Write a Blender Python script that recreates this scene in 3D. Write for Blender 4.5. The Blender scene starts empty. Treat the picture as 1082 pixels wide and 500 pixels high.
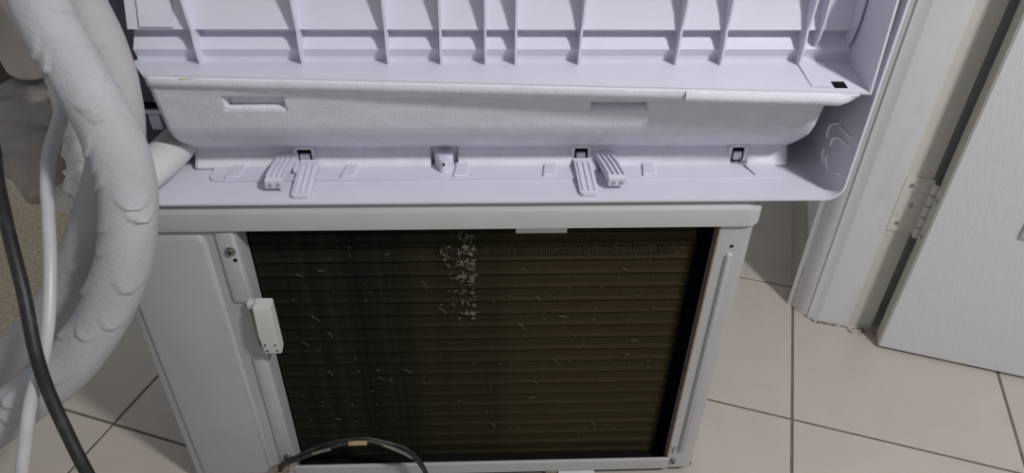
import bpy, bmesh, math, random
from mathutils import Vector, Matrix, noise
R = math.radians
random.seed(7)
scene = bpy.context.scene
col = scene.collection

# ------------------------------------------------------------------ camera, world, lamp, exposure
cam_d = bpy.data.cameras.new('camera')
cam_d.sensor_width = 36; cam_d.lens = 36 * 780 / 1082
cam_d.clip_start = 0.02
cam = bpy.data.objects.new('camera', cam_d); col.objects.link(cam)
rx = Vector((0.99979502, 0.01216881, 0.01618159))
ry = Vector((-0.02024657, 0.60090726, 0.79906229))
rz = Vector((0.0, 0.79922612, -0.60103046))
cam.matrix_world = Matrix(((rx.x, ry.x, -rz.x, 0), (rx.y, ry.y, -rz.y, 0), (rx.z, ry.z, -rz.z, 1.1), (0, 0, 0, 1)))
scene.camera = cam

world = bpy.data.worlds.new('world'); scene.world = world
world.use_nodes = True
world.node_tree.nodes['Background'].inputs[0].default_value = (0.95, 0.97, 1.0, 1)
world.node_tree.nodes['Background'].inputs[1].default_value = 0.31

ld = bpy.data.lights.new('ceiling_lamp', 'AREA'); ld.shape = 'DISK'; ld.size = 0.22
ld.energy = 41; ld.color = (1.0, 0.975, 0.955)
lamp = bpy.data.objects.new('ceiling_lamp', ld); col.objects.link(lamp)
lamp.location = (1.25, -0.32, 2.35)
lamp.rotation_euler = (Vector((0.1, 0.8, 0.5)) - lamp.location).to_track_quat('-Z', 'Y').to_euler()

scene.view_settings.view_transform = 'Standard'
scene.view_settings.look = 'None'
scene.view_settings.exposure = 0.05
scene.view_settings.gamma = 1.0
scene.view_settings.use_curve_mapping = False

# ------------------------------------------------------------------ materials
def mat(name, base, rough=0.5, var=0.06, scale=30.0, bump=0.0, bscale=200.0, spec=0.5, dirt=None, dirt_amt=0.0, dscale=12.0, stretch=(1, 1, 1), metal=0.0):
    m = bpy.data.materials.new(name); m.use_nodes = True
    nt = m.node_tree; N = nt.nodes; L = nt.links
    b = N['Principled BSDF']
    b.inputs['Roughness'].default_value = rough
    b.inputs['Specular IOR Level'].default_value = spec
    b.inputs['Metallic'].default_value = metal
    tc = N.new('ShaderNodeTexCoord'); mp = N.new('ShaderNodeMapping'); mp.inputs['Scale'].default_value = stretch
    L.new(tc.outputs['Object'], mp.inputs[0])
    n1 = N.new('ShaderNodeTexNoise'); n1.inputs['Scale'].default_value = scale; n1.inputs['Detail'].default_value = 5
    L.new(mp.outputs[0], n1.inputs['Vector'])
    r1 = N.new('ShaderNodeValToRGB')
    r1.color_ramp.elements[0].position = 0.3; r1.color_ramp.elements[1].position = 0.7
    r1.color_ramp.elements[0].color = tuple(c * (1 - var) for c in base) + (1,)
    r1.color_ramp.elements[1].color = tuple(min(1, c * (1 + var)) for c in base) + (1,)
    L.new(n1.outputs['Fac'], r1.inputs[0])
    out = r1.outputs[0]
    if dirt:
        n2 = N.new('ShaderNodeTexNoise'); n2.inputs['Scale'].default_value = dscale; n2.inputs['Detail'].default_value = 8; n2.inputs['Roughness'].default_value = 0.7
        L.new(mp.outputs[0], n2.inputs['Vector'])
        r2 = N.new('ShaderNodeValToRGB'); r2.color_ramp.elements[0].position = 0.52; r2.color_ramp.elements[1].position = 0.72
        r2.color_ramp.elements[0].color = (0, 0, 0, 1); r2.color_ramp.elements[1].color = (dirt_amt,) * 3 + (1,)
        L.new(n2.outputs['Fac'], r2.inputs[0])
        mx = N.new('ShaderNodeMixRGB'); mx.inputs[2].default_value = tuple(dirt) + (1,)
        L.new(r2.outputs[0], mx.inputs[0]); L.new(out, mx.inputs[1]); out = mx.outputs[0]
    L.new(out, b.inputs['Base Color'])
    if bump:
        n3 = N.new('ShaderNodeTexNoise'); n3.inputs['Scale'].default_value = bscale; n3.inputs['Detail'].default_value = 3
        L.new(mp.outputs[0], n3.inputs['Vector'])
        bp = N.new('ShaderNodeBump'); bp.inputs['Strength'].default_value = bump; bp.inputs['Distance'].default_value = 0.002
        L.new(n3.outputs['Fac'], bp.inputs['Height']); L.new(bp.outputs[0], b.inputs['Normal'])
    return m

M = {
 'abs': mat('white_plastic', (0.615, 0.615, 0.71), 0.42, 0.015, 25, dirt=(0.40, 0.39, 0.40), dirt_amt=0.10, dscale=18),
 'abs_inner': mat('white_plastic_casing', (0.615, 0.615, 0.71), 0.45, 0.02, 25),
 'foam': mat('white_foam', (0.68, 0.68, 0.755), 0.8, 0.03, 60, bump=0.35, bscale=420, dirt=(0.36, 0.35, 0.35), dirt_amt=0.25, dscale=22),
 'mark': mat('mark_painted_light', (0.93, 0.93, 0.95), 0.4, 0.01, 30),  # near-white imitates light shining through the side wall slots
 'foam_tape': mat('yellowed_tape', (0.50, 0.47, 0.30), 0.8, 0.06, 60),
 'paint': mat('cream_painted_steel', (0.395, 0.393, 0.40), 0.38, 0.03, 14, bump=0.06, bscale=500, dirt=(0.30, 0.27, 0.23), dirt_amt=0.22, dscale=9),
 'paint_lid': mat('cream_painted_lid', (0.42, 0.418, 0.422), 0.42, 0.03, 14, bump=0.05, bscale=500),
 'coil': mat('dirty_coil_fins', (0.0095, 0.0080, 0.0045), 0.85, 0.6, 7, bump=0.9, bscale=160, spec=0.15, dirt=(0.035, 0.026, 0.013), dirt_amt=0.5, dscale=26, stretch=(3, 1, 0.7)),
 'fin': mat('dull_fin_edges', (0.045, 0.034, 0.022), 0.8, 0.4, 40),
 'clip_hole': mat('grey_clip_hole', (0.33, 0.33, 0.38), 0.6, 0.05, 30),
 'collar': mat('dark_brown_collar', (0.10, 0.08, 0.07), 0.95, 0.25, 30, bump=0.6, bscale=120),
 'black': mat('black_interior', (0.006, 0.006, 0.007), 0.9, 0.2, 20, spec=0.1),
 'lint': mat('grey_lint', (0.16, 0.148, 0.125), 0.95, 0.25, 90),
 'steel': mat('screw_steel', (0.30, 0.29, 0.27), 0.35, 0.1, 80, metal=0.8),
 'sensor': mat('grey_sensor_plastic', (0.56, 0.56, 0.54), 0.5, 0.04, 40),
 'hose': mat('insulation_wrap', (0.40, 0.40, 0.43), 0.75, 0.05, 22, bump=0.35, bscale=260, dirt=(0.30, 0.27, 0.25), dirt_amt=0.35, dscale=7),
 'hose_back': mat('insulation_wrap_dusty', (0.37, 0.365, 0.38), 0.8, 0.06, 22, bump=0.35, bscale=260, dirt=(0.25, 0.22, 0.20), dirt_amt=0.4, dscale=7),
 'pipe': mat('pale_pipe_foam', (0.56, 0.55, 0.56), 0.8, 0.04, 40, bump=0.3, bscale=300),
 'beige_tube': mat('beige_drain_tube', (0.56, 0.51, 0.46), 0.7, 0.06, 30, bump=0.2, bscale=200),
 'cloth': mat('dusty_brown_wrap', (0.36, 0.33, 0.31), 0.95, 0.16, 16, bump=0.7, bscale=120, dirt=(0.33, 0.28, 0.23), dirt_amt=0.6, dscale=9),
 'plaster': mat('crumpled_white_tape', (0.62, 0.61, 0.59), 0.9, 0.14, 30, bump=0.9, bscale=90, dirt=(0.18, 0.15, 0.12), dirt_amt=0.6, dscale=16),
 'white_cable': mat('white_vinyl_cable', (0.46, 0.46, 0.48), 0.38, 0.04, 30, dirt=(0.28, 0.25, 0.22), dirt_amt=0.3),
 'black_cable': mat('black_rubber_cable', (0.012, 0.012, 0.013), 0.5, 0.3, 40, dirt=(0.16, 0.15, 0.14), dirt_amt=0.25, dscale=40),
 'tile': mat('beige_floor_tile', (0.46, 0.415, 0.37), 0.38, 0.045, 9, bump=0.04, bscale=180, dirt=(0.33, 0.28, 0.24), dirt_amt=0.25, dscale=5),
 'grout': mat('dark_grout', (0.13, 0.11, 0.095), 0.9, 0.25, 40),
 'rug': mat('tan_speckled_mat', (0.50, 0.43, 0.32), 0.95, 0.28, 120, bump=0.9, bscale=150, dirt=(0.33, 0.27, 0.19), dirt_amt=0.6, dscale=70),
 'wall': mat('white_wall_paint', (0.58, 0.575, 0.57), 0.85, 0.03, 12, bump=0.2, bscale=120),
 'skirt': mat('beige_skirting_tile', (0.36, 0.325, 0.29), 0.45, 0.08, 12, dirt=(0.22, 0.19, 0.16), dirt_amt=0.4),
 'frame': mat('white_frame_paint', (0.63, 0.632, 0.645), 0.4, 0.03, 10, bump=0.1, bscale=120, dirt=(0.33, 0.29, 0.25), dirt_amt=0.3, dscale=8, stretch=(1, 1, 0.25)),
 'frame_rebate': mat('cream_frame_paint', (0.56, 0.54, 0.50), 0.45, 0.04, 10, dirt=(0.28, 0.24, 0.2), dirt_amt=0.35, dscale=8, stretch=(1, 1, 0.25)),
 'door': mat('white_embossed_door', (0.60, 0.605, 0.63), 0.5, 0.02, 40, bump=0.5, bscale=70, stretch=(6, 6, 0.6)),
 'hinge': mat('painted_hinge', (0.60, 0.585, 0.55), 0.4, 0.05, 60, dirt=(0.25, 0.19, 0.14), dirt_amt=0.4, dscale=60),
 'rust': mat('dirt_and_rust', (0.13, 0.10, 0.075), 0.9, 0.5, 70, bump=0.8, bscale=200),
 'copper': mat('copper_wire', (0.36, 0.26, 0.15), 0.5, 0.2, 80),
 'bracket': mat('brown_bracket', (0.20, 0.155, 0.12), 0.6, 0.2, 60, dirt=(0.35, 0.3, 0.25), dirt_amt=0.4, dscale=50),
}

# coil: the right part is olive aluminium, the left part is clogged with black dust
_nt = M['coil'].node_tree; _N = _nt.nodes; _b = _N['Principled BSDF']; _src = _b.inputs['Base Color'].links[0].from_socket
_tc = _N.new('ShaderNodeTexCoord'); _sep = _N.new('ShaderNodeSeparateXYZ'); _nt.links.new(_tc.outputs['Object'], _sep.inputs[0])
_ns = _N.new('ShaderNodeTexNoise'); _ns.inputs['Scale'].default_value = 9; _nt.links.new(_tc.outputs['Object'], _ns.inputs['Vector'])
_ad = _N.new('ShaderNodeMath'); _ad.operation = 'MULTIPLY_ADD'; _ad.inputs[1].default_value = 0.16; _nt.links.new(_ns.outputs['Fac'], _ad.inputs[0]); _nt.links.new(_sep.outputs['X'], _ad.inputs[2])
_cr = _N.new('ShaderNodeValToRGB'); _cr.color_ramp.elements[0].position = 0.42; _cr.color_ramp.elements[1].position = 0.66
_cr.color_ramp.elements[0].color = (0, 0, 0, 1); _cr.color_ramp.elements[1].color = (0.75, 0.75, 0.75, 1); _nt.links.new(_ad.outputs[0], _cr.inputs[0])
_mx = _N.new('ShaderNodeMixRGB'); _mx.inputs[2].default_value = (0.036, 0.028, 0.011, 1)
_nt.links.new(_cr.outputs[0], _mx.inputs[0]); _nt.links.new(_src, _mx.inputs[1]); _nt.links.new(_mx.outputs[0], _b.inputs['Base Color'])

# ------------------------------------------------------------------ helpers
def obj(name, bm, m, parent=None, smooth=False):
    me = bpy.data.meshes.new(name)
    bmesh.ops.recalc_face_normals(bm, faces=bm.faces)
    bm.to_mesh(me); bm.free()
    me.materials.append(M[m] if isinstance(m, str) else m)
    o = bpy.data.objects.new(name, me); col.objects.link(o)
    if parent: o.parent = parent
    if smooth:
        for p in me.polygons: p.use_smooth = True
    return o

def auto_smooth(o, ang=35):
    for p in o.data.polygons: p.use_smooth = True
    bm = bmesh.new(); bm.from_mesh(o.data)
    for e in bm.edges:
        if len(e.link_faces) == 2 and e.calc_face_angle(0) > R(ang): e.smooth = False
    bm.to_mesh(o.data); bm.free()
    return o

def empty(name, loc=(0, 0, 0), rot=0):
    o = bpy.data.objects.new(name, None); col.objects.link(o)
    o.location = loc; o.rotation_euler = (0, 0, rot); o.empty_display_size = 0.05
    return o

def tag(o, label=None, cat=None, group=None, kind=None):
    if label: o['label'] = label
    if cat: o['category'] = cat
    if group: o['group'] = group
    if kind: o['kind'] = kind
    return o

def part(name, src, parent, loc=(0, 0, 0)):
    c = bpy.data.objects.new(name, src.data); col.objects.link(c); c.parent = parent; c.location = loc
    return c

def box(bm, x0, x1, y0, y1, z0, z1, bev=0.0, seg=2):
    vs = [bm.verts.new(p) for p in ((x0, y0, z0), (x1, y0, z0), (x1, y1, z0), (x0, y1, z0), (x0, y0, z1), (x1, y0, z1), (x1, y1, z1), (x0, y1, z1))]
    fs = [bm.faces.new([vs[i] for i in f]) for f in ((0, 3, 2, 1), (4, 5, 6, 7), (0, 1, 5, 4), (1, 2, 6, 5), (2, 3, 7, 6), (3, 0, 4, 7))]
    if bev:
        es = {e for f in fs for e in f.edges}
        bmesh.ops.bevel(bm, geom=list(es), offset=bev, segments=seg, affect='EDGES', profile=0.5)
    return vs

def boxo(name, m, parent, x0, x1, y0, y1, z0, z1, bev=0.0, seg=2):
    bm = bmesh.new(); box(bm, x0, x1, y0, y1, z0, z1, bev, seg)
    o = obj(name, bm, m, parent)
    if bev: auto_smooth(o, 40)
    return o

def prism(bm, pts, a, b, axis):
    """closed polygon pts extruded from a to b along axis; 'x': pts=(y,z), 'y': pts=(x,z), 'z': pts=(x,y)"""
    def P(p, t):
        return {'x': (t, p[0], p[1]), 'y': (p[0], t, p[1]), 'z': (p[0], p[1], t)}[axis]
    v0 = [bm.verts.new(P(p, a)) for p in pts]; v1 = [bm.verts.new(P(p, b)) for p in pts]
    n = len(pts)
    bm.faces.new(v0); bm.faces.new(list(reversed(v1)))
    for i in range(n): bm.faces.new((v0[i], v0[(i + 1) % n], v1[(i + 1) % n], v1[i]))

def catmull(pts, per=10):
    P = [Vector(p) for p in pts]; out = []
    for i in range(len(P) - 1):
        p0 = P[max(i - 1, 0)]; p1 = P[i]; p2 = P[i + 1]; p3 = P[min(i + 2, len(P) - 1)]
        for k in range(per):
            t = k / per
            out.append(0.5 * ((2 * p1) + (-p0 + p2) * t + (2 * p0 - 5 * p1 + 4 * p2 - p3) * t * t + (-p0 + 3 * p1 - 3 * p2 + p3) * t ** 3))
    out.append(P[-1]); return out

def tube(bm, pts, rad, n=16, cap=True, disp=None, ref=Vector((0, -0.7, 0.7))):
    """rad: float or f(t); disp(t, phi) -> extra radius; phi = 0 points at ref"""
    m = len(pts); rings = []
    for i, p in enumerate(pts):
        tdir = (pts[min(i + 1, m - 1)] - pts[max(i - 1, 0)]).normalized()
        e1 = ref - tdir * ref.dot(tdir)
        if e1.length < 1e-4: e1 = tdir.orthogonal()
        e1.normalize(); e2 = tdir.cross(e1)
        t = i / (m - 1); r = rad(t) if callable(rad) else rad
        ring = []
        for k in range(n):
            ph = 2 * math.pi * k / n
            if ph > math.pi: ph -= 2 * math.pi
            rr = r + (disp(t, ph) if disp else 0)
            ring.append(bm.verts.new(p + e1 * (math.cos(ph) * rr) + e2 * (math.sin(ph) * rr)))
        rings.append(ring)
    for a, b in zip(rings, rings[1:]):
        for k in range(n): bm.faces.new((a[k], a[(k + 1) % n], b[(k + 1) % n], b[k]))
    if cap:
        bm.faces.new(list(reversed(rings[0]))); bm.faces.new(rings[-1])

def tubeo(name, m, parent, pts, rad, n=16, per=10, disp=None):
    bm = bmesh.new(); tube(bm, catmull(pts, per), rad, n, disp=disp)
    o = obj(name, bm, m, parent); return auto_smooth(o, 60)

def cyl(bm, c, axis, r, h, n=14):
    a = Vector(axis).normalized(); c = Vector(c)
    tube(bm, [c, c + a * h], r, n)

def ss(a, b, x):
    t = max(0, min(1, (x - a) / (b - a))); return t * t * (3 - 2 * t)

# ------------------------------------------------------------------ setting: tiled floor
HA = R(16.5)
A = Vector((math.sin(HA), math.cos(HA), 0)); B = Vector((math.cos(HA), -math.sin(HA), 0))
NODE = Vector((0.5335, 0.9097, 0)); PITCH = 0.398
floor_bm = bmesh.new()
box(floor_bm, -3.0, 3.2, -1.6, 4.6, -0.06, -0.0022)
floor = obj('floor', floor_bm, 'grout'); tag(floor, 'floor of square beige tiles with dark grout joints', None, None, 'structure')
tb = bmesh.new(); g = 0.0024
box(tb, -PITCH / 2 + g, PITCH / 2 - g, -PITCH / 2 + g, PITCH / 2 - g, -0.010, 0.0, 0.0012, 1)
tile0 = None
for i in range(-8, 6):
    for j in range(-5, 9):
        c = NODE + B * ((i + 0.5) * PITCH) + A * ((j + 0.5) * PITCH)
        if not (-2.8 < c.x < 2.9 and -1.3 < c.y < 4.3): continue
        if tile0 is None:
            tile0 = obj('tile', tb, 'tile', floor); t = tile0
        else:
            t = part('tile', tile0, floor)
        t.location = (c.x, c.y, random.uniform(-0.0004, 0.0))
        t.rotation_euler = (0, 0, -HA + random.choice((0, 1, 2, 3)) * math.pi / 2)

# ------------------------------------------------------------------ setting: wall, skirting, door frame, door
WO = Vector((0.631, 1.2375, 0))           # ground point where the wall meets the casing
def W(a, b, z=0):                          # a: towards the camera along the wall, b: into the wall
    v = WO - A * a + B * b; return (v.x, v.y, z)
wb = bmesh.new()
prism(wb, [W(0.015, 0.006)[:2], W(-2.9, 0.006)[:2], W(-2.9, 0.13)[:2], W(0.015, 0.13)[:2]], 0.0, 2.5, 'z')
tag(obj('wall_right', wb, 'wall'), 'white painted wall running back beside the door frame', None, None, 'structure')
sk = empty('baseboard_right'); tag(sk, 'beige tile skirting along the foot of the white wall', None, None, 'structure')
for k in range(7):
    b = bmesh.new(); a0 = 0.012 - k * 0.4; a1 = a0 - 0.397
    prism(b, [W(a0, -0.004)[:2], W(a1, -0.004)[:2], W(a1, 0.006)[:2], W(a0, 0.006)[:2]], 0.0, 0.114, 'z')
    obj('skirting_tile', b, 'skirt', sk)

HR = R(103); E1 = Vector((math.sin(HR), math.cos(HR), 0)); NR = Vector((-E1.y, E1.x, 0))
P0 = Vector((0.664, 1.18, 0))
def RV(s, n, z=0):
    v = P0 + E1 * s + NR * n; return Vector((v.x, v.y, z))
fr = empty('trim_1'); tag(fr, 'white painted door frame with moulded casing and rebated jamb', None, None, 'structure')
prof = [(-0.004, -0.006), (0.000, -0.012), (0.007, -0.012), (0.011, -0.004), (0.014, 0.000), (0.026, 0.008), (0.034, 0.020), (0.036, 0.027), (0.040, 0.030), (0.041, 0.040)]
cpts = [W(a, b)[:2] for a, b in prof] + [RV(0.001, 0.0)[:2], RV(0.004, -0.001)[:2], RV(0.064, -0.001)[:2], RV(0.064, 0.09)[:2], RV(-0.01, 0.09)[:2]]
cb = bmesh.new(); prism(cb, cpts, 0.0, 2.12, 'z'); auto_smooth(obj('casing', cb, 'frame', fr), 30)
jb = bmesh.new(); prism(jb, [RV(0.0641, 0.004)[:2], RV(0.1115, 0.004)[:2], RV(0.1115, 0.09)[:2], RV(0.0641, 0.09)[:2]], 0.0, 2.12, 'z'); obj('jamb', jb, 'frame_rebate', fr)
# grime that has gathered at the foot of the frame
db = bmesh.new()
for k in range(140):
    s = random.uniform(-0.05, 0.118)
    if s < 0:
        q = Vector(W(0.046 + s * 0.9, 0.044 + s * 0.9)) - NR * random.uniform(0.0, 0.012)
    else:
        q = RV(s, -random.uniform(0.001, 0.007 if s < 0.06 else 0.020))
    r = random.uniform(0.0007, 0.0024)
    bmesh.ops.create_icosphere(db, subdivisions=1, radius=r, matrix=Matrix.Translation((q.x, q.y, r * 0.25)) @ Matrix.Diagonal((1.3, 1.0, 0.35, 1)))
tag(obj('grime', db, 'rust'), 'brown grit and grime gathered at the foot of the door frame', 'dirt', None, 'stuff')

HD = R(107); D1 = Vector((math.sin(HD), math.cos(HD), 0)); DN = Vector((-D1.y, D1.x, 0))
door = empty('door_1', (0.767, 1.101, 0), math.pi / 2 - HD); tag(door, 'white wood-grain embossed door standing open beside the frame', None, None, 'structure')
boxo('door_leaf', 'door', door, 0.0, 0.80, 0.0, 0.040, 0.006, 2.03, 0.0015, 1)
boxo('door_edge', 'frame_rebate', door, -0.0012, 0.0, 0.0015, 0.0385, 0.008, 2.028)
for (x0, x1) in ((0.140, 0.360), (0.440, 0.660)):
    for (z0, z1) in ((0.325, 0.85), (1.02, 1.48), (1.60, 1.90)):
        boxo('panel', 'door', door, x0, x1, -0.006, 0.001, z0, z1, 0.0055, 3)
boxo('door_knob_plate', 'steel', door, 0.73, 0.765, -0.005, 0.001, 0.95, 1.10, 0.002)
kb = bmesh.new(); cyl(kb, (0.7475, -0.004, 1.03), (0, -1, 0), 0.009, 0.05); bmesh.ops.create_uvsphere(kb, u_segments=16, v_segments=10, radius=0.026, matrix=Matrix.Translation((0.7475, -0.06, 1.03)))
obj('door_knob', kb, 'steel', door, True)

bb = bmesh.new()  # added wall close behind the door, keeps the gap at the hinge dark
DB = Vector((0.767, 1.101, 0)) + DN * 0.075
q0 = DB + D1 * 0.02; q1 = DB + D1 * 1.8
prism(bb, [q0[:2], q1[:2], (q1 + DN * 0.1)[:2], (q0 + DN * 0.1)[:2]], 0.0, 2.5, 'z')
tag(obj('wall_added', bb, 'wall'), 'white wall added behind the open door to darken the hinge gap', None, None, 'structure')

def hinge(z0, z1):
    h = empty('hinge', (0, 0, 0)); h.parent = door
    inv = Matrix.Translation(door.location) @ Matrix.Rotation(math.pi / 2 - HD, 4, 'Z')
    inv = inv.inverted()
    def loc(v): return inv @ Vector(v)
    b = bmesh.new()
    q = [RV(0.066, 0.0036), RV(0.114, 0.0036), RV(0.114, 0.0020), RV(0.066, 0.0020)]
    prism(b, [(loc(v).x, loc(v).y) for v in q], z0, z1, 'z'); leaf = obj('hinge_leaf', b, 'hinge', h)
    for zz in (z0 + 0.018, (z0 + z1) / 2, z1 - 0.018):
        for s in (0.080,):
            b = bmesh.new(); c = loc(RV(s + (0.012 if zz == (z0 + z1) / 2 else 0), 0.0020, zz)); cyl(b, c, Vector((0, -1, 0)), 0.0042, 0.0010, 10)
            o = obj('screw', b, 'steel', h)
    b = bmesh.new(); box(b, -0.0028, -0.0012, 0.004, 0.032, z0, z1); obj('hinge_leaf', b, 'hinge', h)
    for zz in (z0 + 0.02, z1 - 0.02):
        b = bmesh.new(); cyl(b, (-0.0028, 0.015, zz), (-1, 0, 0), 0.004, 0.001, 10); obj('screw', b, 'steel', h)
    kc = loc(RV(0.117, -0.010))
    n = 5; hh = (z1 - z0) / n
    for k in range(n):
        b = bmesh.new(); cyl(b, (kc.x, kc.y, z0 + k * hh + 0.0012), (0, 0, 1), 0.0068 if k % 2 else 0.0075, hh - 0.0024, 14)
        auto_smooth(obj('knuckle', b, 'hinge', h))
    b = bmesh.new(); cyl(b, (kc.x, kc.y, z0 - 0.003), (0, 0, 1), 0.0045, z1 - z0 + 0.006, 10); obj('hinge_pin', b, 'rust', h)
    # leaf wings that reach from the knuckle to the jamb and the door edge
    a = loc(RV(0.1115, 0.003)); c = loc(RV(0.116, -0.008))
    b = bmesh.new(); prism(b, [(a.x, a.y), (c.x, c.y), (c.x + 0.0015, c.y), (a.x + 0.0015, a.y)], z0, z1, 'z'); obj('hinge_wing', b, 'hinge', h)
hinge(0.258, 0.380); hinge(1.70, 1.82)

# ------------------------------------------------------------------ speckled mat on the floor behind the hoses
rug_o = Vector((-0.985, 0.985, 0))
rb = bmesh.new()
nx, ny = 30, 40
def rp(u, v):
    p = rug_o - B * (u * 1.5) + A * (v * 2.2); return p
gr = [[rb.verts.new(rp(i / nx, j / ny) + Vector((0, 0, 0.008 + 0.003 * noise.noise(rp(i / nx, j / ny) * 5)))) for j in range(ny + 1)] for i in range(nx + 1)]
for i in range(nx):
    for j in range(ny): rb.faces.new((gr[i][j], gr[i + 1][j], gr[i + 1][j + 1], gr[i][j + 1]))
edge = [e for e in rb.edges if e.is_boundary]
ext = bmesh.ops.extrude_edge_only(rb, edges=edge)
for v in ext['geom']:
    if isinstance(v, bmesh.types.BMVert): v.co.z = 0.0005
tag(obj('floor_mat', rb, 'rug'), 'tan speckled floor mat lying behind the hanging hoses', 'mat')

# ------------------------------------------------------------------ outdoor unit (local x right, y away, z up)
UO = (-0.5259, 0.7449, 0); UY = R(2.9)
ou = empty('outdoor_unit', UO, UY)
tag(ou, 'cream metal air-conditioner outdoor unit with exposed dark coil, standing on the tiles', 'air conditioner')
def rrect(x0, x1, y0, y1, r, n=6):
    out = []
    for cx, cy, a0 in ((x1 - r, y0 + r, -90), (x1 - r, y1 - r, 0), (x0 + r, y1 - r, 90), (x0 + r, y0 + r, 180)):
        for k in range(n + 1):
            a = R(a0 + 90 * k / n); out.append((cx + r * math.cos(a), cy + r * math.sin(a)))
    return out
def loft(bm, rings):
    vr = [[bm.verts.new(p) for p in r] for r in rings]
    for a, b in zip(vr, vr[1:]):
        n = len(a)
        for k in range(n): bm.faces.new((a[k], a[(k + 1) % n], b[(k + 1) % n], b[k]))
    bm.faces.new(vr[0]); bm.faces.new(list(reversed(vr[-1])))
b = bmesh.new()
rings = []
for z, ins in ((0.537, 0.0), (0.5605, 0.0), (0.5635, 0.0012), (0.5665, 0.0055), (0.5725, 0.0085), (0.5765, 0.016)):
    rings.append([(x, y, z) for x, y in rrect(-0.006 + ins, 0.854 - ins, -0.006 + ins, 0.302 - ins, 0.022)])
loft(b, rings); auto_smooth(obj('lid', b, 'paint_lid', ou), 25)
# left service panel
b = bmesh.new()
prism(b, [(0.0, 0.30), (0.0, 0.012), (0.0035, 0.0035), (0.012, 0.0), (0.172, 0.0), (0.1725, 0.014), (0.170, 0.014), (0.169, 0.003), (0.013, 0.003), (0.0045, 0.012), (0.003, 0.30)], 0.016, 0.537, 'z')
lp = auto_smooth(obj('left_panel', b, 'paint', ou), 30)
def pad(name, pts, y1, ins, parent, m='paint'):
    """raised or pressed shape: polygon pts (x,z) whose rim slopes by ins up to depth y1"""
    bm = bmesh.new(); n = len(pts)
    c = Vector((sum(p[0] for p in pts) / n, sum(p[1] for p in pts) / n))
    P = [Vector(p) for p in pts]; inner = []
    area = sum(P[i].x * P[(i + 1) % n].y - P[(i + 1) % n].x * P[i].y for i in range(n))
    sg = 1 if area > 0 else -1
    for i in range(n):
        d0 = (P[i] - P[i - 1]).normalized(); d1 = (P[(i + 1) % n] - P[i]).normalized()
        n0 = Vector((-d0.y, d0.x)) * sg; n1 = Vector((-d1.y, d1.x)) * sg
        k = (n0 + n1); k /= max(0.3, 1 + n0.dot(n1)); inner.append(P[i] + k * ins)
    v0 = [bm.verts.new((p.x, 0.0008, p.y)) for p in P]
    v1 = [bm.verts.new((P[i].x * 0.5 + inner[i].x * 0.5, y1 * 0.75, P[i].y * 0.5 + inner[i].y * 0.5)) for i in range(n)]
    v2 = [bm.verts.new((p.x, y1, p.y)) for p in inner]
    for a, bb in ((v0, v1), (v1, v2)):
        for i in range(n): bm.faces.new((a[i], a[(i + 1) % n], bb[(i + 1) % n], bb[i]))
    bm.faces.new(v2); bm.faces.new(list(reversed(v0)))
    o = obj(name, bm, m, parent); return auto_smooth(o, 50)
def rc(x, z, r, a0, a1, n=4):
    return [(x + r * math.cos(R(a0 + (a1 - a0) * k / n)), z + r * math.sin(R(a0 + (a1 - a0) * k / n))) for k in range(n + 1)]
pad('pressed_field', [(0.016, 0.028), (0.1335, 0.028)] + rc(0.1215, 0.517, 0.012, 0, 90) + [(0.016, 0.529)], -0.0055, 0.008, ou)
pad('flange', [(0.1440, 0.5345), (0.1440, 0.424)] + rc(0.152, 0.418, 0.008, 180, 270) + [(0.1710, 0.410), (0.1710, 0.5345)], -0.0040, 0.006, ou)
pad('flange', [(0.1480, 0.030), (0.1715, 0.030), (0.1715, 0.285)] + rc(0.160, 0.300, 0.012, 60, 150) + [(0.1480, 0.30)], -0.0030, 0.004, ou)
boxo('left_panel_return', 'paint', ou, 0.1700, 0.1735, -0.0008, 0.03, 0.030, 0.536)
def screw(x, z, r=0.0055, y=-0.004):
    b = bmesh.new()
    cyl(b, (x, y + 0.001, z), (0, -1, 0), r * 1.35, 0.0010, 18); cyl(b, (x, y, z), (0, -1, 0), r, 0.0030, 16)
    s = auto_smooth(obj('screw', b, 'steel', ou), 40)
    b = bmesh.new(); box(b, x - r * 0.7, x + r * 0.7, y - 0.0034, y - 0.0029, z - 0.0007, z + 0.0007); box(b, x - 0.0007, x + 0.0007, y - 0.0034, y - 0.0029, z - r * 0.7, z + r * 0.7)
    obj('screw_slot', b, 'black', s)
screw(0.1605, 0.5025); screw(0.1640, 0.072, 0.005); screw(0.8095, 0.036, 0.0045, -0.003)
b = bmesh.new(); cyl(b, (0.1645, -0.0038, 0.4885), (0, -1, 0), 0.0028, 0.0006, 12); obj('screw_hole', b, 'black', ou)
b = bmesh.new(); cyl(b, (0.8215, -0.0002, 0.500), (0, -1, 0), 0.0024, 0.0006, 12); obj('screw_hole', b, 'black', ou)
# right corner post and side
b = bmesh.new()
prism(b, [(0.8012, 0.02), (0.8012, 0.0), (0.836, 0.0), (0.8435, 0.0025), (0.848, 0.010), (0.848, 0.30), (0.845, 0.30), (0.845, 0.012), (0.841, 0.004), (0.835, 0.003), (0.804, 0.003), (0.804, 0.02)], 0.016, 0.5365, 'z')
auto_smooth(obj('corner_post', b, 'paint', ou), 30)
pad('pressed_rib', [(0.8145, 0.060), (0.8265, 0.060)] + rc(0.8205, 0.484, 0.006, 0, 180, 6), -0.0045, 0.004, ou)
boxo('corner_trim', 'bracket', ou, 0.7990, 0.8012, -0.0005, 0.012, 0.05, 0.5365)
boxo('panel_seam', 'black', ou, 0.824, 0.8475, 0.001, 0.02, 0.5345, 0.5372)
b = bmesh.new(); box(b, 0.803, 0.8125, -0.002, 0.0, 0.070, 0.0725); box(b, 0.8065, 0.809, -0.0015, 0.0, 0.056, 0.070); obj('latch_slot', b, 'steel', ou)
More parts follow.
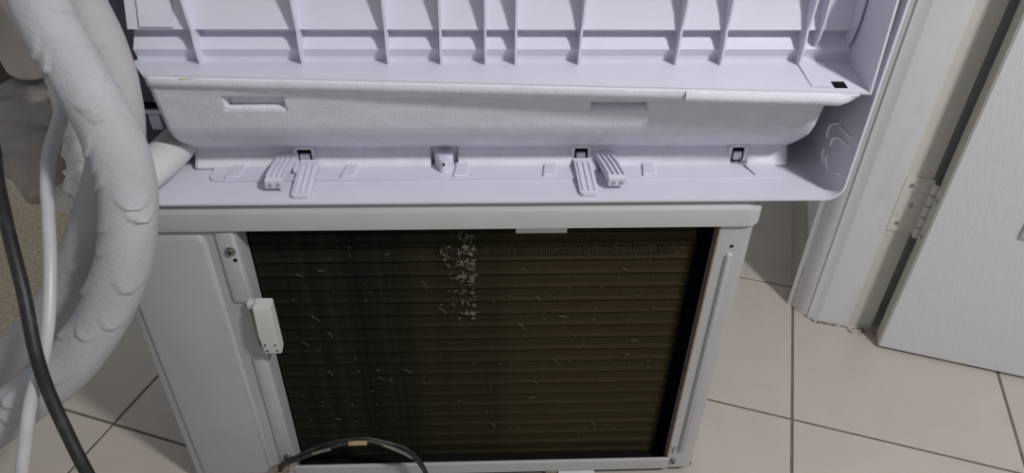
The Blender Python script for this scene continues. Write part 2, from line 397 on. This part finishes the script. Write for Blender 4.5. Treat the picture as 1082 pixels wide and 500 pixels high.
# base, back, feet
boxo('base_pan', 'black', ou, 0.002, 0.846, 0.004, 0.30, 0.0145, 0.022)
boxo('back_panel', 'paint', ou, 0.003, 0.845, 0.296, 0.30, 0.03, 0.537)
boxo('inner_partition', 'black', ou, 0.174, 0.845, 0.062, 0.066, 0.032, 0.536)
b = bmesh.new()
prism(b, [(-0.0015, 0.0150), (-0.003, 0.0172), (-0.003, 0.0405), (-0.0015, 0.0425), (0.0015, 0.0425), (0.0015, 0.0150)], 0.1700, 0.8040, 'x')
obj('bottom_rail', b, 'paint', ou)
for x in (0.10, 0.6145):
    b = bmesh.new(); prism(b, [(-0.012, 0.0), (0.30, 0.0), (0.30, 0.0145), (0.0, 0.0145), (-0.012, 0.008)], x, x + 0.062, 'x'); obj('foot', b, 'paint_lid', ou)
boxo('drain_clip', 'bracket', ou, 0.592, 0.612, -0.004, 0.006, 0.004, 0.0150, 0.002)
# coil: nineteen rows of fins
b = bmesh.new()
x0, x1 = 0.176, 0.781
pr = [(0.0030, -0.0126), (0.0026, -0.0050), (0.0022, 0.0012), (0.0055, 0.0030), (0.0, 0.0062), (0.0006, 0.0080), (0.0030, 0.0126), (0.03, 0.0126), (0.03, -0.0126)]
prism(b, pr, x0, x1, 'x')
row0 = None
for k in range(-1, 20):
    z = 0.0519 + 0.0252 * k - 0.004
    if row0 is None:
        row0 = obj('coil_row', b, 'coil', ou); o = row0
    else: o = part('coil_row', row0, ou)
    o.location = (0, 0.028 + random.uniform(-0.0008, 0.0008), z)
# stiff vertical fin edges seen across the upper rows
b = bmesh.new()
for k in range(150):
    x = 0.43 + k * 0.0022 + random.uniform(-0.0004, 0.0004)
    z0 = 0.469 + random.uniform(-0.001, 0.001)
    box(b, x, x + 0.0007, 0.0262, 0.030, z0, z0 + random.uniform(0.010, 0.0135))
tag(obj('fin_edges', b, 'fin', ou), kind='stuff')
# lint caught on the coil
b = bmesh.new()
for k in range(260):
    if k < 170:
        x = 0.474 - abs(random.gauss(0, 1)) * 0.016; z = random.choice([0.50, 0.482, 0.476, 0.455, 0.452, 0.43, 0.425, 0.40, 0.382, 0.36]) + random.gauss(0, 0.004); l = random.uniform(0.002, 0.008); r = random.uniform(0.0003, 0.0008)
    else:
        x = random.uniform(0.2, 0.77); z = random.uniform(0.07, 0.52); l = random.uniform(0.001, 0.003); r = random.uniform(0.0003, 0.0007)
    a0 = random.gauss(0, 0.5); bend = random.uniform(-1.2, 1.2)
    p = [Vector((x + l * t * math.cos(a0 + bend * t), 0.0262 - 0.0006 * random.random(), z + l * t * math.sin(a0 + bend * t))) for t in (0, 0.33, 0.66, 1)]
    tube(b, p, lambda t, r=r: r * (1 - 0.6 * abs(t - 0.5)), 5)
for k in range(26):
    x = random.uniform(0.21, 0.75); z = random.uniform(0.08, 0.50); a = random.uniform(-1.2, 1.2); l = random.uniform(0.006, 0.014)
    p = [Vector((x + l * t * math.cos(a) + 0.003 * math.sin(t * 3), 0.0245, z + l * t * math.sin(a) + 0.002 * math.cos(t * 4))) for t in (0, 0.33, 0.66, 1)]
    tube(b, p, 0.0003, 4)
tag(obj('lint', b, 'lint', ou), kind='stuff')
boxo('coil_end_plate', 'black', ou, 0.781, 0.785, 0.032, 0.06, 0.032, 0.53)
boxo('label_plate', 'sensor', ou, 0.532, 0.600, 0.010, 0.013, 0.517, 0.5365, 0.001)
# sensor holder clipped beside the coil
sh = boxo('sensor_arm', 'sensor', ou, 0.166, 0.184, -0.012, 0.0, 0.408, 0.419, 0.002)
b = bmesh.new()
prism(b, [(-0.004, 0.423), (-0.024, 0.421), (-0.028, 0.372), (-0.020, 0.330), (-0.004, 0.334)], 0.1775, 0.2015, 'x')
bmesh.ops.bevel(b, geom=b.edges[:], offset=0.0014, segments=2, affect='EDGES')
sh = auto_smooth(obj('sensor_holder', b, 'sensor', ou), 40)
for x in (0.1825, 0.1965):
    for z in (0.352, 0.338):
        yy = -0.028 + (0.372 - z) / 0.042 * 0.008
        b = bmesh.new(); cyl(b, (x, yy + 0.002, z), (0, -1, -0.19), 0.0016, 0.0026, 10); obj('pin_hole', b, 'black', sh)
b = bmesh.new(); box(b, 0.166, 0.1765, -0.006, 0.002, 0.33, 0.40, 0.002); auto_smooth(obj('sensor_backing', b, 'bracket', ou))

# ------------------------------------------------------------------ indoor unit standing on the lid, back towards the camera
Z0 = 0.5768
iu = empty('indoor_unit', (UO[0], UO[1], Z0), UY)
tag(iu, 'white plastic air-conditioner indoor unit with ribbed back, standing on the outdoor unit', 'air conditioner')
def IP(bm_):                                # shapes below are written with world heights; shift to the unit's base
    bmesh.ops.translate(bm_, verts=bm_.verts, vec=(0, 0, -Z0)); return bm_
def io(name, b, m, parent=None, ang=35, shift=True):
    if shift: IP(b)
    return auto_smooth(obj(name, b, m, parent or iu), ang)
# casing: open U with rounded lower corners, closed by the front panel far side
def upath(x0, x1, zb, zt, r, n=8):
    out = [(x0, zt)]
    out += [(x0 + r - r * math.cos(R(90 * k / n)), zb + r - r * math.sin(R(90 * k / n))) for k in range(n + 1)]
    out += [(x1 - r + r * math.sin(R(90 * k / n)), zb + r - r * math.cos(R(90 * k / n))) for k in range(n + 1)]
    out.append((x1, zt)); return out
b = bmesh.new()
outp = upath(0.045, 0.9475, Z0, 0.868, 0.022); inp = upath(0.0480, 0.9445, Z0 + 0.0028, 0.868, 0.0195)
outp[0] = (0.045, 0.640); inp[0] = (0.0480, 0.640)     # the pipe side of the casing is cut low
prism(b, outp + list(reversed(inp)), -0.006, 0.205, 'y'); io('casing', b, 'abs_inner', ang=30)
b = bmesh.new(); prism(b, upath(0.0465, 0.946, Z0 + 0.001, 0.868, 0.021), 0.200, 0.212, 'y'); io('front_panel', b, 'abs_inner')
b = bmesh.new(); box(b, 0.045, 0.9475, 0.088, 0.21, 0.866, 0.870, 0.001, 1); io('casing_top', b, 'abs_inner')
b = bmesh.new(); box(b, 0.045, 0.048, 0.094, 0.200, 0.642, 0.866); io('side_cover', b, 'abs_inner')
b = bmesh.new(); box(b, 0.049, 0.9435, 0.150, 0.200, 0.582, 0.70); io('duct_wall', b, 'abs_inner')

# chassis back plate with tilted lip
CX0, CX1 = 0.086, 0.9365
def lipd(x):
    t = (x - 0.112) / 0.82
    return 0.012 - 0.021 * t + (0.035 * ((0.110 - x) / 0.024) if x < 0.110 else 0.0)
def lipz(x): t = (x - 0.112) / 0.82; return 0.7425 - 0.0135 * t
def chass(x):
    return [(lipd(x), lipz(x) - 0.0030), (lipd(x), lipz(x)), (0.0645, 0.7375), (0.0590, 0.7525), (0.0605, 0.7540), (0.0620, 0.7550), (0.0745, 0.7675), (0.0745, 0.7735), (0.0600, 0.7760), (0.0750, 0.8120), (0.0800, 0.866), (0.0825, 0.866), (0.0790, 0.8120), (0.078, 0.785), (0.0765, 0.756), (0.063, 0.7475), (0.0625, 0.7345)]
b = bmesh.new()
xs = [CX0, 0.098, 0.110] + [0.110 + (CX1 - 0.110) * k / 24 for k in range(1, 25)]
loft(b, [[(x, d, z) for d, z in chass(x)] for x in xs]); io('back_plate', b, 'abs', ang=20)
# end walls
def endwall(x, t):
    b = bmesh.new()
    prism(b, [(lipd(x) - 0.0005, lipz(x) - 0.003), (0.10, 0.725), (0.10, 0.866), (0.0, 0.866), (lipd(x) - 0.0005, lipz(x))], x, x + t, 'x'); return io('end_wall', b, 'abs')
endwall(0.9345, 0.0028)
# raised pad at the end of the ledge, dark cut-out beside it
b = bmesh.new(); prism(b, [(0.002, 0.7300), (0.0640, 0.7360), (0.0640, 0.7400), (0.000, 0.7318)], 0.870, 0.892, 'x'); io('ledge_pad', b, 'abs')
b = bmesh.new(); prism(b, [(-0.001, 0.7300), (0.013, 0.7310), (0.013, 0.7322), (-0.001, 0.7308)], 0.8965, 0.9120, 'x'); io('cut_out', b, 'black')
b = bmesh.new(); prism(b, [(0.0580, 0.7795), (0.070, 0.7795), (0.080, 0.8120), (0.0715, 0.8120)], 0.1010, 0.1390, 'x'); io('raised_square', b, 'abs')
# ribs
RX = [(.1625, .1560), (.2800, .2765), (.3797, .3780), (.4417, .4417), (.4937, .4936), (.5294, .5295), (.6042, .6084), (.7205, .7262), (.7750, .7786), (.8705, .8758)]
def rib(xb, xt, short=False):
    b = bmesh.new()
    if not short: p = [(0.0490, 0.7365), (0.0475, 0.748), (0.0485, 0.762), (0.0535, 0.7765), (0.0530, 0.79), (0.0545, 0.81), (0.0560, 0.865), (0.0810, 0.865), (0.077, 0.812), (0.064, 0.777), (0.078, 0.772), (0.078, 0.768), (0.068, 0.755), (0.064, 0.752), (0.066, 0.737)]
    else: p = [(0.062, 0.7535), (0.056, 0.765), (0.0545, 0.7765), (0.0530, 0.79), (0.0545, 0.81), (0.0560, 0.865), (0.0810, 0.865), (0.077, 0.812), (0.064, 0.777), (0.078, 0.772), (0.078, 0.768), (0.068, 0.755)]
    hw = 0.0013
    prism(b, p, -hw, hw, 'x')
    for v in b.verts: v.co.x += xb + (xt - xb) * ss(0.735, 0.83, v.co.z)
    io('rib', b, 'abs')
for xb, xt in RX: rib(xb, xt)
rib(.8895, .8905, True); rib(.9285, .9315, True)

# foam insulation over the drain channel
def foam_prof(s, x):
    """s 0..1 down the sheet -> (d, z)"""
    zt = lipz(x) - 0.0032; dt = lipd(x) + 0.003
    P = [(dt, zt), (dt - 0.001, zt - 0.004), (dt - 0.0005, zt - 0.0075), (dt + 0.002, zt - 0.0100), (dt + 0.004, zt - 0.012), (0.0220, 0.711), (0.0275, 0.690), (0.0345, 0.665), (0.043, 0.650), (0.056, 0.6365), (0.074, 0.6205), (0.0905, 0.607), (0.0915, 0.603), (0.0895, 0.599), (0.0835, 0.590), (0.077, 0.5825), (0.0765, 0.580)]
    T = [0, .03, .06, .09, .12, .22, .37, .52, .59, .67, .75, .82, .845, .87, .92, .97, 1.0]
    for i in range(len(T) - 1):
        if s <= T[i + 1]:
            k = (s - T[i]) / (T[i + 1] - T[i]); return (P[i][0] + (P[i + 1][0] - P[i][0]) * k, P[i][1] + (P[i + 1][1] - P[i][1]) * k)
    return P[-1]
def recess(x, z, d):
    r = 0.0
    e = 0.0035
    for (x0, x1, z0, z1) in ((0.187, 0.262, 0.6915, 0.7145), (0.615, 0.690, 0.690, 0.7065)):
        r = max(r, ss(x0, x0 + e, x) * (1 - ss(x1 - e, x1, x)) * ss(z0, z0 + e, z) * (1 - ss(z1 - e, z1, z)) * 0.010)
    return r
SLOTS = [(0.2425, 0.2675, 0.606), (0.4190, 0.4585, 0.606), (0.6095, 0.6330, 0.604), (0.8225, 0.8455, 0.604)]
xsl = sorted(set([round(0.112 + 0.790 * k / 150, 5) for k in range(151)] + [round(c + dd, 5) for (p, q, _) in SLOTS for c in (p, q) for dd in (-0.0012, 0.0)]
   + [round(c + dd * 0.0009, 5) for c in (0.187, 0.2585, 0.615, 0.6865) for dd in range(5)]))
S = [0, .015, .03, .045, .06, .075, .09, .105, .12] + [.12 + .26 * k / 34 for k in range(1, 35)] + [.38 + .42 * k / 22 for k in range(1, 23)] + [.82, .845, .857, .87, .895, .92, .945, .97, 1.0]
b = bmesh.new(); gv = []
for x in xsl:
    colv = []
    for s in S:
        d, z = foam_prof(s, x)
        d += recess(x, z, d)
        if 0.15 < s < 0.84: d += 0.0008 * noise.noise(Vector((x * 18, s * 6, 3)))
        for (p, q, zt) in SLOTS:
            if p <= x <= q and z < zt: d = max(d, 0.0905) + 0.004
        colv.append(b.verts.new((x, d, z)))
    gv.append(colv)
for i in range(len(xsl) - 1):
    for j in range(len(S) - 1): b.faces.new((gv[i][j], gv[i + 1][j], gv[i + 1][j + 1], gv[i][j + 1]))
IP(b); foam = auto_smooth(obj('foam_insulation', b, 'foam', iu), 50)
sm = foam.modifiers.new('thickness', 'SOLIDIFY'); sm.thickness = 0.004; sm.offset = 1
b = bmesh.new()
xs2 = [0.722 + 0.201 * k / 20 for k in range(21)]
def bead(x):
    k = 1 - 0.9 * ss(0.905, 0.925, x); d = lipd(x); z = lipz(x) - 0.0032; w = ss(0.7195, 0.7235, x) * 0.0 + k
    return [(x, d + 0.012, z), (x, d - 0.0035, z), (x, d - 0.0065 * w, z - 0.004 * w), (x, d - 0.0060 * w, z - 0.010 * w), (x, d - 0.001, z - 0.0145 * w), (x, d + 0.012, z - 0.0150 * w)]
loft(b, [bead(x) for x in xs2]); io('foam_bead', b, 'foam', ang=50)
b = bmesh.new(); x = 0.165; box(b, 0.150, 0.182, lipd(.165) - 0.0012, lipd(.165) + 0.01, lipz(.165) - 0.0052, lipz(.165) - 0.0026); io('foam_tape', b, 'foam_tape')

# features of the lower ledge
ZL = Z0 + 0.0028
b = bmesh.new()
pl = [(0.150, 0.0415), (0.885, 0.0445), (0.885, 0.079), (0.137, 0.079), (0.137, 0.052), (0.141, 0.045)]
prism(b, pl, ZL - 0.0002, ZL + 0.0028, 'z'); io('ledge_strip', b, 'abs')
for x in (0.158, 0.306, 0.451, 0.568, 0.700):
    b = bmesh.new(); prism(b, [(x, 0.046), (x + 0.017, 0.046), (x + 0.019, 0.0765), (x + 0.004, 0.0765)], ZL, ZL + 0.0062, 'z')
    bmesh.ops.bevel(b, geom=[e for e in b.edges], offset=0.0006, segments=1, affect='EDGES'); io('ledge_tab', b, 'abs')
    b = bmesh.new(); box(b, x + 0.002, x + 0.020, 0.0765, 0.0795, ZL, ZL + 0.0055); io('foam_notch', b, 'foam')

def flat_tab(x, lean):
    b = bmesh.new()
    p = [(x + lean, 0.006), (x + lean + 0.003, 0.003), (x + lean + 0.020, 0.003), (x + lean + 0.023, 0.006), (x + 0.024, 0.076), (x, 0.076)]
    prism(b, p, ZL + 0.001, ZL + 0.0050, 'z')
    for v in b.verts:
        if v.co.y > 0.07: v.co.z += 0.008
    t = io('latch_tab', b, 'abs')
    for k in range(3):
        xx = x + 0.0035 + k * 0.0075
        b = bmesh.new(); prism(b, [(xx + lean, 0.008), (xx + lean + 0.0022, 0.008), (xx + 0.0022, 0.066), (xx, 0.066)], ZL + 0.0045, ZL + 0.0070, 'z')
        for v in b.verts:
            if v.co.y > 0.06: v.co.z += 0.0068
        IP(b); obj('grip_rib', b, 'abs', t)
def hook_clip(x, lean):
    b = bmesh.new()
    def L(u, yv): return x + u + lean * (0.078 - yv) / 0.062
    def sec(yv, z0, z1): return [(L(0, yv), yv, z0), (L(0.022, yv), yv, z0), (L(0.022, yv), yv, z1), (L(0, yv), yv, z1)]
    loft(b, [sec(0.079, ZL + 0.006, ZL + 0.016), sec(0.05, ZL + 0.010, ZL + 0.019), sec(0.022, ZL + 0.009, ZL + 0.019), sec(0.017, ZL + 0.007, ZL + 0.0175)])
    t = io('hook_clip', b, 'abs')
    for k in range(4):
        u = 0.0003 + k * 0.0066
        b = bmesh.new(); q = []
        for yv, z1 in ((0.076, ZL + 0.0155), (0.05, ZL + 0.0185), (0.024, ZL + 0.0185)):
            q.append([(L(u, yv), yv, z1), (L(u + 0.0018, yv), yv, z1), (L(u + 0.0018, yv), yv, z1 + 0.0035), (L(u, yv), yv, z1 + 0.0035)])
        loft(b, q); IP(b); obj('grip_rib', b, 'abs', t)
    for u in (0.006, 0.016):
        b = bmesh.new(); cyl(b, (L(u, 0.017), 0.0168, ZL + 0.0120), (0, -1, 0), 0.0026, 0.0012, 10); IP(b); obj('clip_hole', b, 'clip_hole', t)
    b = bmesh.new(); box(b, x - 0.002, x + 0.026, 0.0775, 0.083, ZL, ZL + 0.020, 0.001, 1); IP(b); obj('clip_root', b, 'abs', t)
hook_clip(0.221, -0.004); flat_tab(0.250, 0.000)
flat_tab(0.6105, 0.002); hook_clip(0.6400, 0.010)
def bridge(x0, x1):
    b = bmesh.new(); box(b, x0, x1, 0.055, 0.079, ZL, ZL + 0.010, 0.0015, 1); io('clip_bridge', b, 'abs')
bridge(0.243, 0.252); bridge(0.633, 0.641)
# windows above the tabs: dark opening with a white pin
for x, w in ((0.2455, 0.019), (0.612, 0.018), (0.825, 0.017)):
    b = bmesh.new(); box(b, x, x + w, 0.0840, 0.0950, 0.586, 0.604); wn = io('latch_window', b, 'black')
    b = bmesh.new(); box(b, x + 0.003, x + w - 0.003, 0.0790, 0.0842, 0.5865, 0.598, 0.001, 1); IP(b); obj('latch_pin', b, 'abs', wn)
    b = bmesh.new(); box(b, x - 0.004, x, 0.080, 0.094, 0.584, 0.606); box(b, x + w, x + w + 0.004, 0.080, 0.094, 0.584, 0.606); box(b, x - 0.004, x + w + 0.004, 0.082, 0.094, 0.604, 0.608); IP(b); obj('window_rim', b, 'foam', wn)
# screw post in its niche
b = bmesh.new(); cyl(b, (0.4385, 0.062, ZL), (0, 0.12, 1), 0.0065, 0.020, 16); cyl(b, (0.4385, 0.0775, ZL), (0, 0.05, 1), 0.0125, 0.022, 20); sp = io('screw_post', b, 'abs')
b = bmesh.new(); cyl(b, (0.4385, 0.0568, ZL + 0.016), (0, -1, 0.3), 0.0018, 0.0012, 10); IP(b); obj('post_hole', b, 'black', sp)
# cord lying over the strip at the right
tubeo('tie_cord', 'steel', iu, [(0.8365, 0.079, 0.590 - Z0), (0.843, 0.066, 0.5835 - Z0), (0.850, 0.047, 0.5823 - Z0)], 0.0011, 8, 6)
# moulded marks on the inner side wall, whitened to stand for light through slots
marks = [[(0.0709, 0.6245), (0.0737, 0.6356), (0.0681, 0.6467), (0.054, 0.6551)], [(0.0464, 0.6541), (0.0146, 0.6562)], [(0.0557, 0.6223), (0.0552, 0.6316), (0.0418, 0.6409), (0.0126, 0.6444)], [(0.0703, 0.6088), (0.0677, 0.5977), (0.0581, 0.5918)], [(0.0576, 0.606), (0.0533, 0.597), (0.0386, 0.5898)], [(0.0188, 0.6021), (0.0087, 0.6071)], [(0.0177, 0.5936), (0.0157, 0.588)]]
for mk in marks:
    pts = catmull([(0.9440, d, z - Z0) for d, z in mk], 6)
    b = bmesh.new(); tube(b, pts, 0.0016, 8, ref=Vector((-1, 0, 0))); auto_smooth(obj('moulded_mark', b, 'mark', iu), 60)
# small bracket and slot inside the channel, left of the foam
b = bmesh.new(); box(b, 0.060, 0.092, 0.088, 0.100, 0.653, 0.659, 0.001, 1); io('channel_bracket', b, 'abs')
b = bmesh.new(); box(b, 0.066, 0.080, 0.086, 0.094, 0.632, 0.653, 0.001, 1); io('channel_tab', b, 'abs')
b = bmesh.new(); box(b, 0.056, 0.096, 0.092, 0.1005, 0.6595, 0.665); io('channel_slot', b, 'black')
# insulated pipe stub leaving the channel
pts = [(0.104, 0.146, 0.617 - Z0), (0.095, 0.100, 0.612 - Z0), (0.085, 0.050, 0.6105 - Z0), (0.068, 0.006, 0.6085 - Z0), (0.048, -0.014, 0.606 - Z0)]
tubeo('pipe_stub', 'pipe', iu, pts, lambda t: 0.0235, 28, 8)

# ------------------------------------------------------------------ insulated hoses hanging at the left
def folds(nf, seed, tr, amp=0.0030):
    rnd = random.Random(seed)
    F = [(tr[0] + (tr[1] - tr[0]) * (k + rnd.uniform(0.1, 0.9)) / nf, rnd.uniform(-1.1, 1.1), rnd.uniform(0.35, 0.8), rnd.uniform(0.7, 1.3) * amp) for k in range(nf)]
    sd = seed * 3.1
    def f(t, ph):
        r = 0.0010 * noise.noise(Vector((t * 26, math.cos(ph) * 1.4 + sd, math.sin(ph) * 1.4)))
        for (t0, p0, w, a) in F:
            q = (ph - p0) / w
            if abs(q) > 1: continue
            tc = t0 - 0.012 * q * q                     # crescent crease
            u = t - tc
            env = (1 - q * q)
            if u < 0: r += a * env * math.exp(u / 0.008)
            else: r -= a * 0.25 * env * math.exp(-u / 0.003)
        return r
    return f
hA = [(-1.30, 1.00, 0.036), (-1.22, 1.0, 0.25), (-1.08, 0.98, 0.62), (-0.90, 0.93, 0.87), (-0.72, 0.86, 0.985), (-0.59, 0.80, 0.985), (-0.522, 0.755, 0.935), (-0.5, 0.741, 0.888), (-0.481, 0.727, 0.852), (-0.452, 0.695, 0.802), (-0.418, 0.662, 0.757), (-0.393, 0.633, 0.711), (-0.392, 0.616, 0.663), (-0.41, 0.6, 0.601), (-0.45, 0.586, 0.531), (-0.502, 0.566, 0.472), (-0.574, 0.551, 0.418), (-0.66, 0.53, 0.355), (-0.76, 0.50, 0.26), (-0.88, 0.48, 0.13), (-1.02, 0.48, 0.045), (-1.2, 0.5, 0.034)]
o = tubeo('insulated_hose', 'hose', None, hA, lambda t: 0.0275, 64, 26, folds(30, 3, (0.31, 0.80)))
tag(o, 'thick pale insulated hose with creased skin, nearest the camera, crossing the outdoor unit corner', 'hose', 'insulated hoses')
hB = [(-1.32, 1.45, 0.04), (-1.22, 1.40, 0.30), (-1.05, 1.30, 0.62), (-0.88, 1.16, 0.86), (-0.72, 1.02, 0.96), (-0.60, 0.92, 0.955), (-0.545, 0.875, 0.91), (-0.517, 0.842, 0.855), (-0.475, 0.788, 0.816), (-0.443, 0.745, 0.776), (-0.428, 0.716, 0.746), (-0.427, 0.698, 0.705), (-0.439, 0.675, 0.659), (-0.472, 0.658, 0.593), (-0.534, 0.653, 0.504), (-0.625, 0.655, 0.407), (-0.74, 0.663, 0.318), (-0.89, 0.69, 0.14), (-1.02, 0.72, 0.05), (-1.2, 0.78, 0.036)]
o = tubeo('insulated_hose', 'hose_back', None, hB, lambda t: 0.0275, 48, 16, folds(9, 5, (0.3, 0.8), 0.0018))
tag(o, 'dusty insulated hose passing behind the nearest creased hose, beside the ribbed back plate', 'hose', 'insulated hoses')

# wrapped pipe bundle with beige tube
wbn = empty('pipe_bundle', (-0.71, 0.97, 0.47)); base = Vector((-0.71, 0.97, 0.47))
tag(wbn, 'dusty brown cloth-wrapped pipe bundle hanging behind the hoses above the tan mat', 'pipe bundle')
def off(pts): return [Vector(p) - base for p in pts]
wr = random.Random(4)
def wrapd(t, ph):
    s = t * 5.0 + 0.25 * math.sin(ph + 0.6) + 0.1 * math.sin(3 * ph)
    return 0.008 * ((s % 1.0)) - 0.004 + 0.005 * noise.noise(Vector((t * 9, math.cos(ph) * 2, math.sin(ph) * 2)))
bw = [(-0.758, 1.057, 0.592), (-0.733, 1.027, 0.585), (-0.717, 0.999, 0.564), (-0.707, 0.964, 0.535), (-0.694, 0.93, 0.507), (-0.676, 0.898, 0.481)]
tubeo('cloth_wrap', 'cloth', wbn, off(bw), lambda t: 0.060 - 0.030 * ss(0.72, 1.0, t), 48, 16, wrapd)
bt = [(-1.05, 1.15, 0.50), (-0.98, 1.13, 0.68), (-0.825, 1.09, 0.786), (-0.772, 1.054, 0.738), (-0.737, 1.028, 0.703), (-0.714, 1.006, 0.674), (-0.7, 0.994, 0.649), (-0.699, 0.993, 0.641)]
tubeo('beige_tube', 'beige_tube', wbn, off(bt), lambda t: 0.033 * math.sqrt(max(0.02, 1 - (max(0, t - 0.93) / 0.07) ** 2)), 32, 12)
cc = [(-0.751, 1.054, 0.622), (-0.741, 1.041, 0.612), (-0.73, 1.028, 0.603), (-0.721, 1.016, 0.595)]
tubeo('wrap_collar', 'collar', wbn, off(cc), lambda t: 0.046 + 0.014 * math.sin(math.pi * (0.15 + 0.7 * t)), 36, 6, lambda t, ph: 0.006 * noise.noise(Vector((t * 3, math.cos(ph) * 2, math.sin(ph) * 2))))
def ribd(t, ph): return 0.0016 * math.sin(t * 240)
rt_ = [(-0.70, 0.98, 0.90), (-0.705, 0.97, 0.84), (-0.715, 0.96, 0.79), (-0.735, 0.95, 0.75), (-0.78, 0.945, 0.71), (-0.86, 0.94, 0.66)]
tubeo('corrugated_sleeve', 'hose', wbn, off(rt_), 0.026, 28, 18, ribd)
def crum(t, ph):
    return 0.007 * noise.noise(Vector((t * 9, math.cos(ph) * 2.4, math.sin(ph) * 2.4 + 9))) + 0.0035 * ((t * 6 + 0.2 * math.sin(ph)) % 1.0)
ct = [(-0.600, 0.925, 0.665), (-0.588, 0.905, 0.625), (-0.580, 0.885, 0.590), (-0.577, 0.865, 0.550), (-0.585, 0.850, 0.520)]
tubeo('crumpled_tape', 'plaster', wbn, off(ct), 0.034, 40, 16, crum)
tubeo('tape_tail', 'plaster', wbn, off([(-0.662, 0.895, 0.488), (-0.632, 0.875, 0.490), (-0.600, 0.853, 0.510)]), 0.018, 24, 10, crum)

# cables
c = [(-0.500, 0.825, 0.745), (-0.520, 0.784, 0.711), (-0.518, 0.743, 0.69), (-0.516, 0.703, 0.67), (-0.511, 0.672, 0.646), (-0.503, 0.649, 0.632), (-0.487, 0.599, 0.599), (-0.482, 0.556, 0.558), (-0.488, 0.529, 0.523), (-0.498, 0.505, 0.491), (-0.503, 0.482, 0.459), (-0.512, 0.461, 0.415), (-0.525, 0.44, 0.33), (-0.56, 0.42, 0.15), (-0.62, 0.42, 0.03), (-0.75, 0.44, 0.008)]
tag(tubeo('white_cable', 'white_cable', None, c, lambda t: 0.0085 - 0.0018 * ss(0.05, 0.35, t), 20, 8), 'thin smooth white drain hose hanging in front of the thick hoses', 'hose')
c = [(-1.05, 0.95, 0.012), (-0.98, 0.90, 0.25), (-0.84, 0.84, 0.60), (-0.70, 0.775, 0.71), (-0.62, 0.735, 0.72), (-0.569, 0.70, 0.70), (-0.544, 0.65, 0.666), (-0.517, 0.601, 0.635), (-0.495, 0.559, 0.595), (-0.482, 0.524, 0.549), (-0.475, 0.507, 0.509), (-0.461, 0.488, 0.468), (-0.444, 0.468, 0.424), (-0.425, 0.45, 0.34), (-0.40, 0.43, 0.15), (-0.36, 0.40, 0.02), (-0.25, 0.35, 0.008)]
tag(tubeo('black_cable', 'black_cable', None, c, 0.0066, 18, 10), 'black rubber power cable hanging at the lower left corner', 'cable')

# loop of wires in front of the coil foot
we = empty('wire_loop', UO, UY); tag(we, 'loop of black wires with bare copper patch arching before the coil foot', 'wire')
wp = [(0.150, -0.028, 0.058), (0.165, -0.03, 0.084), (0.188, -0.03, 0.101), (0.2151, -0.03, 0.1165), (0.255, -0.03, 0.134), (0.2997, -0.03, 0.1430), (0.335, -0.03, 0.131), (0.364, -0.03, 0.111), (0.382, -0.032, 0.085), (0.393, -0.035, 0.055), (0.400, -0.04, 0.02), (0.42, -0.05, 0.006)]
def sh_(p, dy, dz, k): return [(x, y + dy, z + dz + 0.002 * math.sin(i * 1.7 + k)) for i, (x, y, z) in enumerate(p)]
tubeo('black_wire', 'black_cable', we, sh_(wp, 0, 0, 0), 0.0034, 12, 8)
tubeo('black_wire', 'black_cable', we, sh_(wp, 0.003, 0.005, 1.5), 0.0028, 12, 8)
tubeo('grey_wire', 'lint', we, [(0.216, -0.0335, 0.119), (0.232, -0.0345, 0.126), (0.246, -0.0345, 0.131)], 0.0024, 10, 6)
tubeo('copper_patch', 'copper', we, [(0.276, -0.0325, 0.1415), (0.290, -0.0335, 0.1435), (0.304, -0.0335, 0.143)], 0.0040, 10, 6)
tubeo('grey_wire', 'lint', we, [(0.328, -0.0335, 0.137), (0.345, -0.0345, 0.127), (0.360, -0.035, 0.116), (0.371, -0.035, 0.104)], 0.0020, 10, 6)
b = bmesh.new(); cyl(b, (0.1555, -0.022, 0.062), (0, -1, 0.3), 0.013, 0.010, 18); cyl(b, (0.1555, -0.031, 0.0645), (0, -1, 0.3), 0.007, 0.004, 14); box(b, 0.149, 0.162, -0.025, 0.002, 0.040, 0.056, 0.002, 1)
auto_smooth(obj('wire_clamp', b, 'bracket', we), 40)
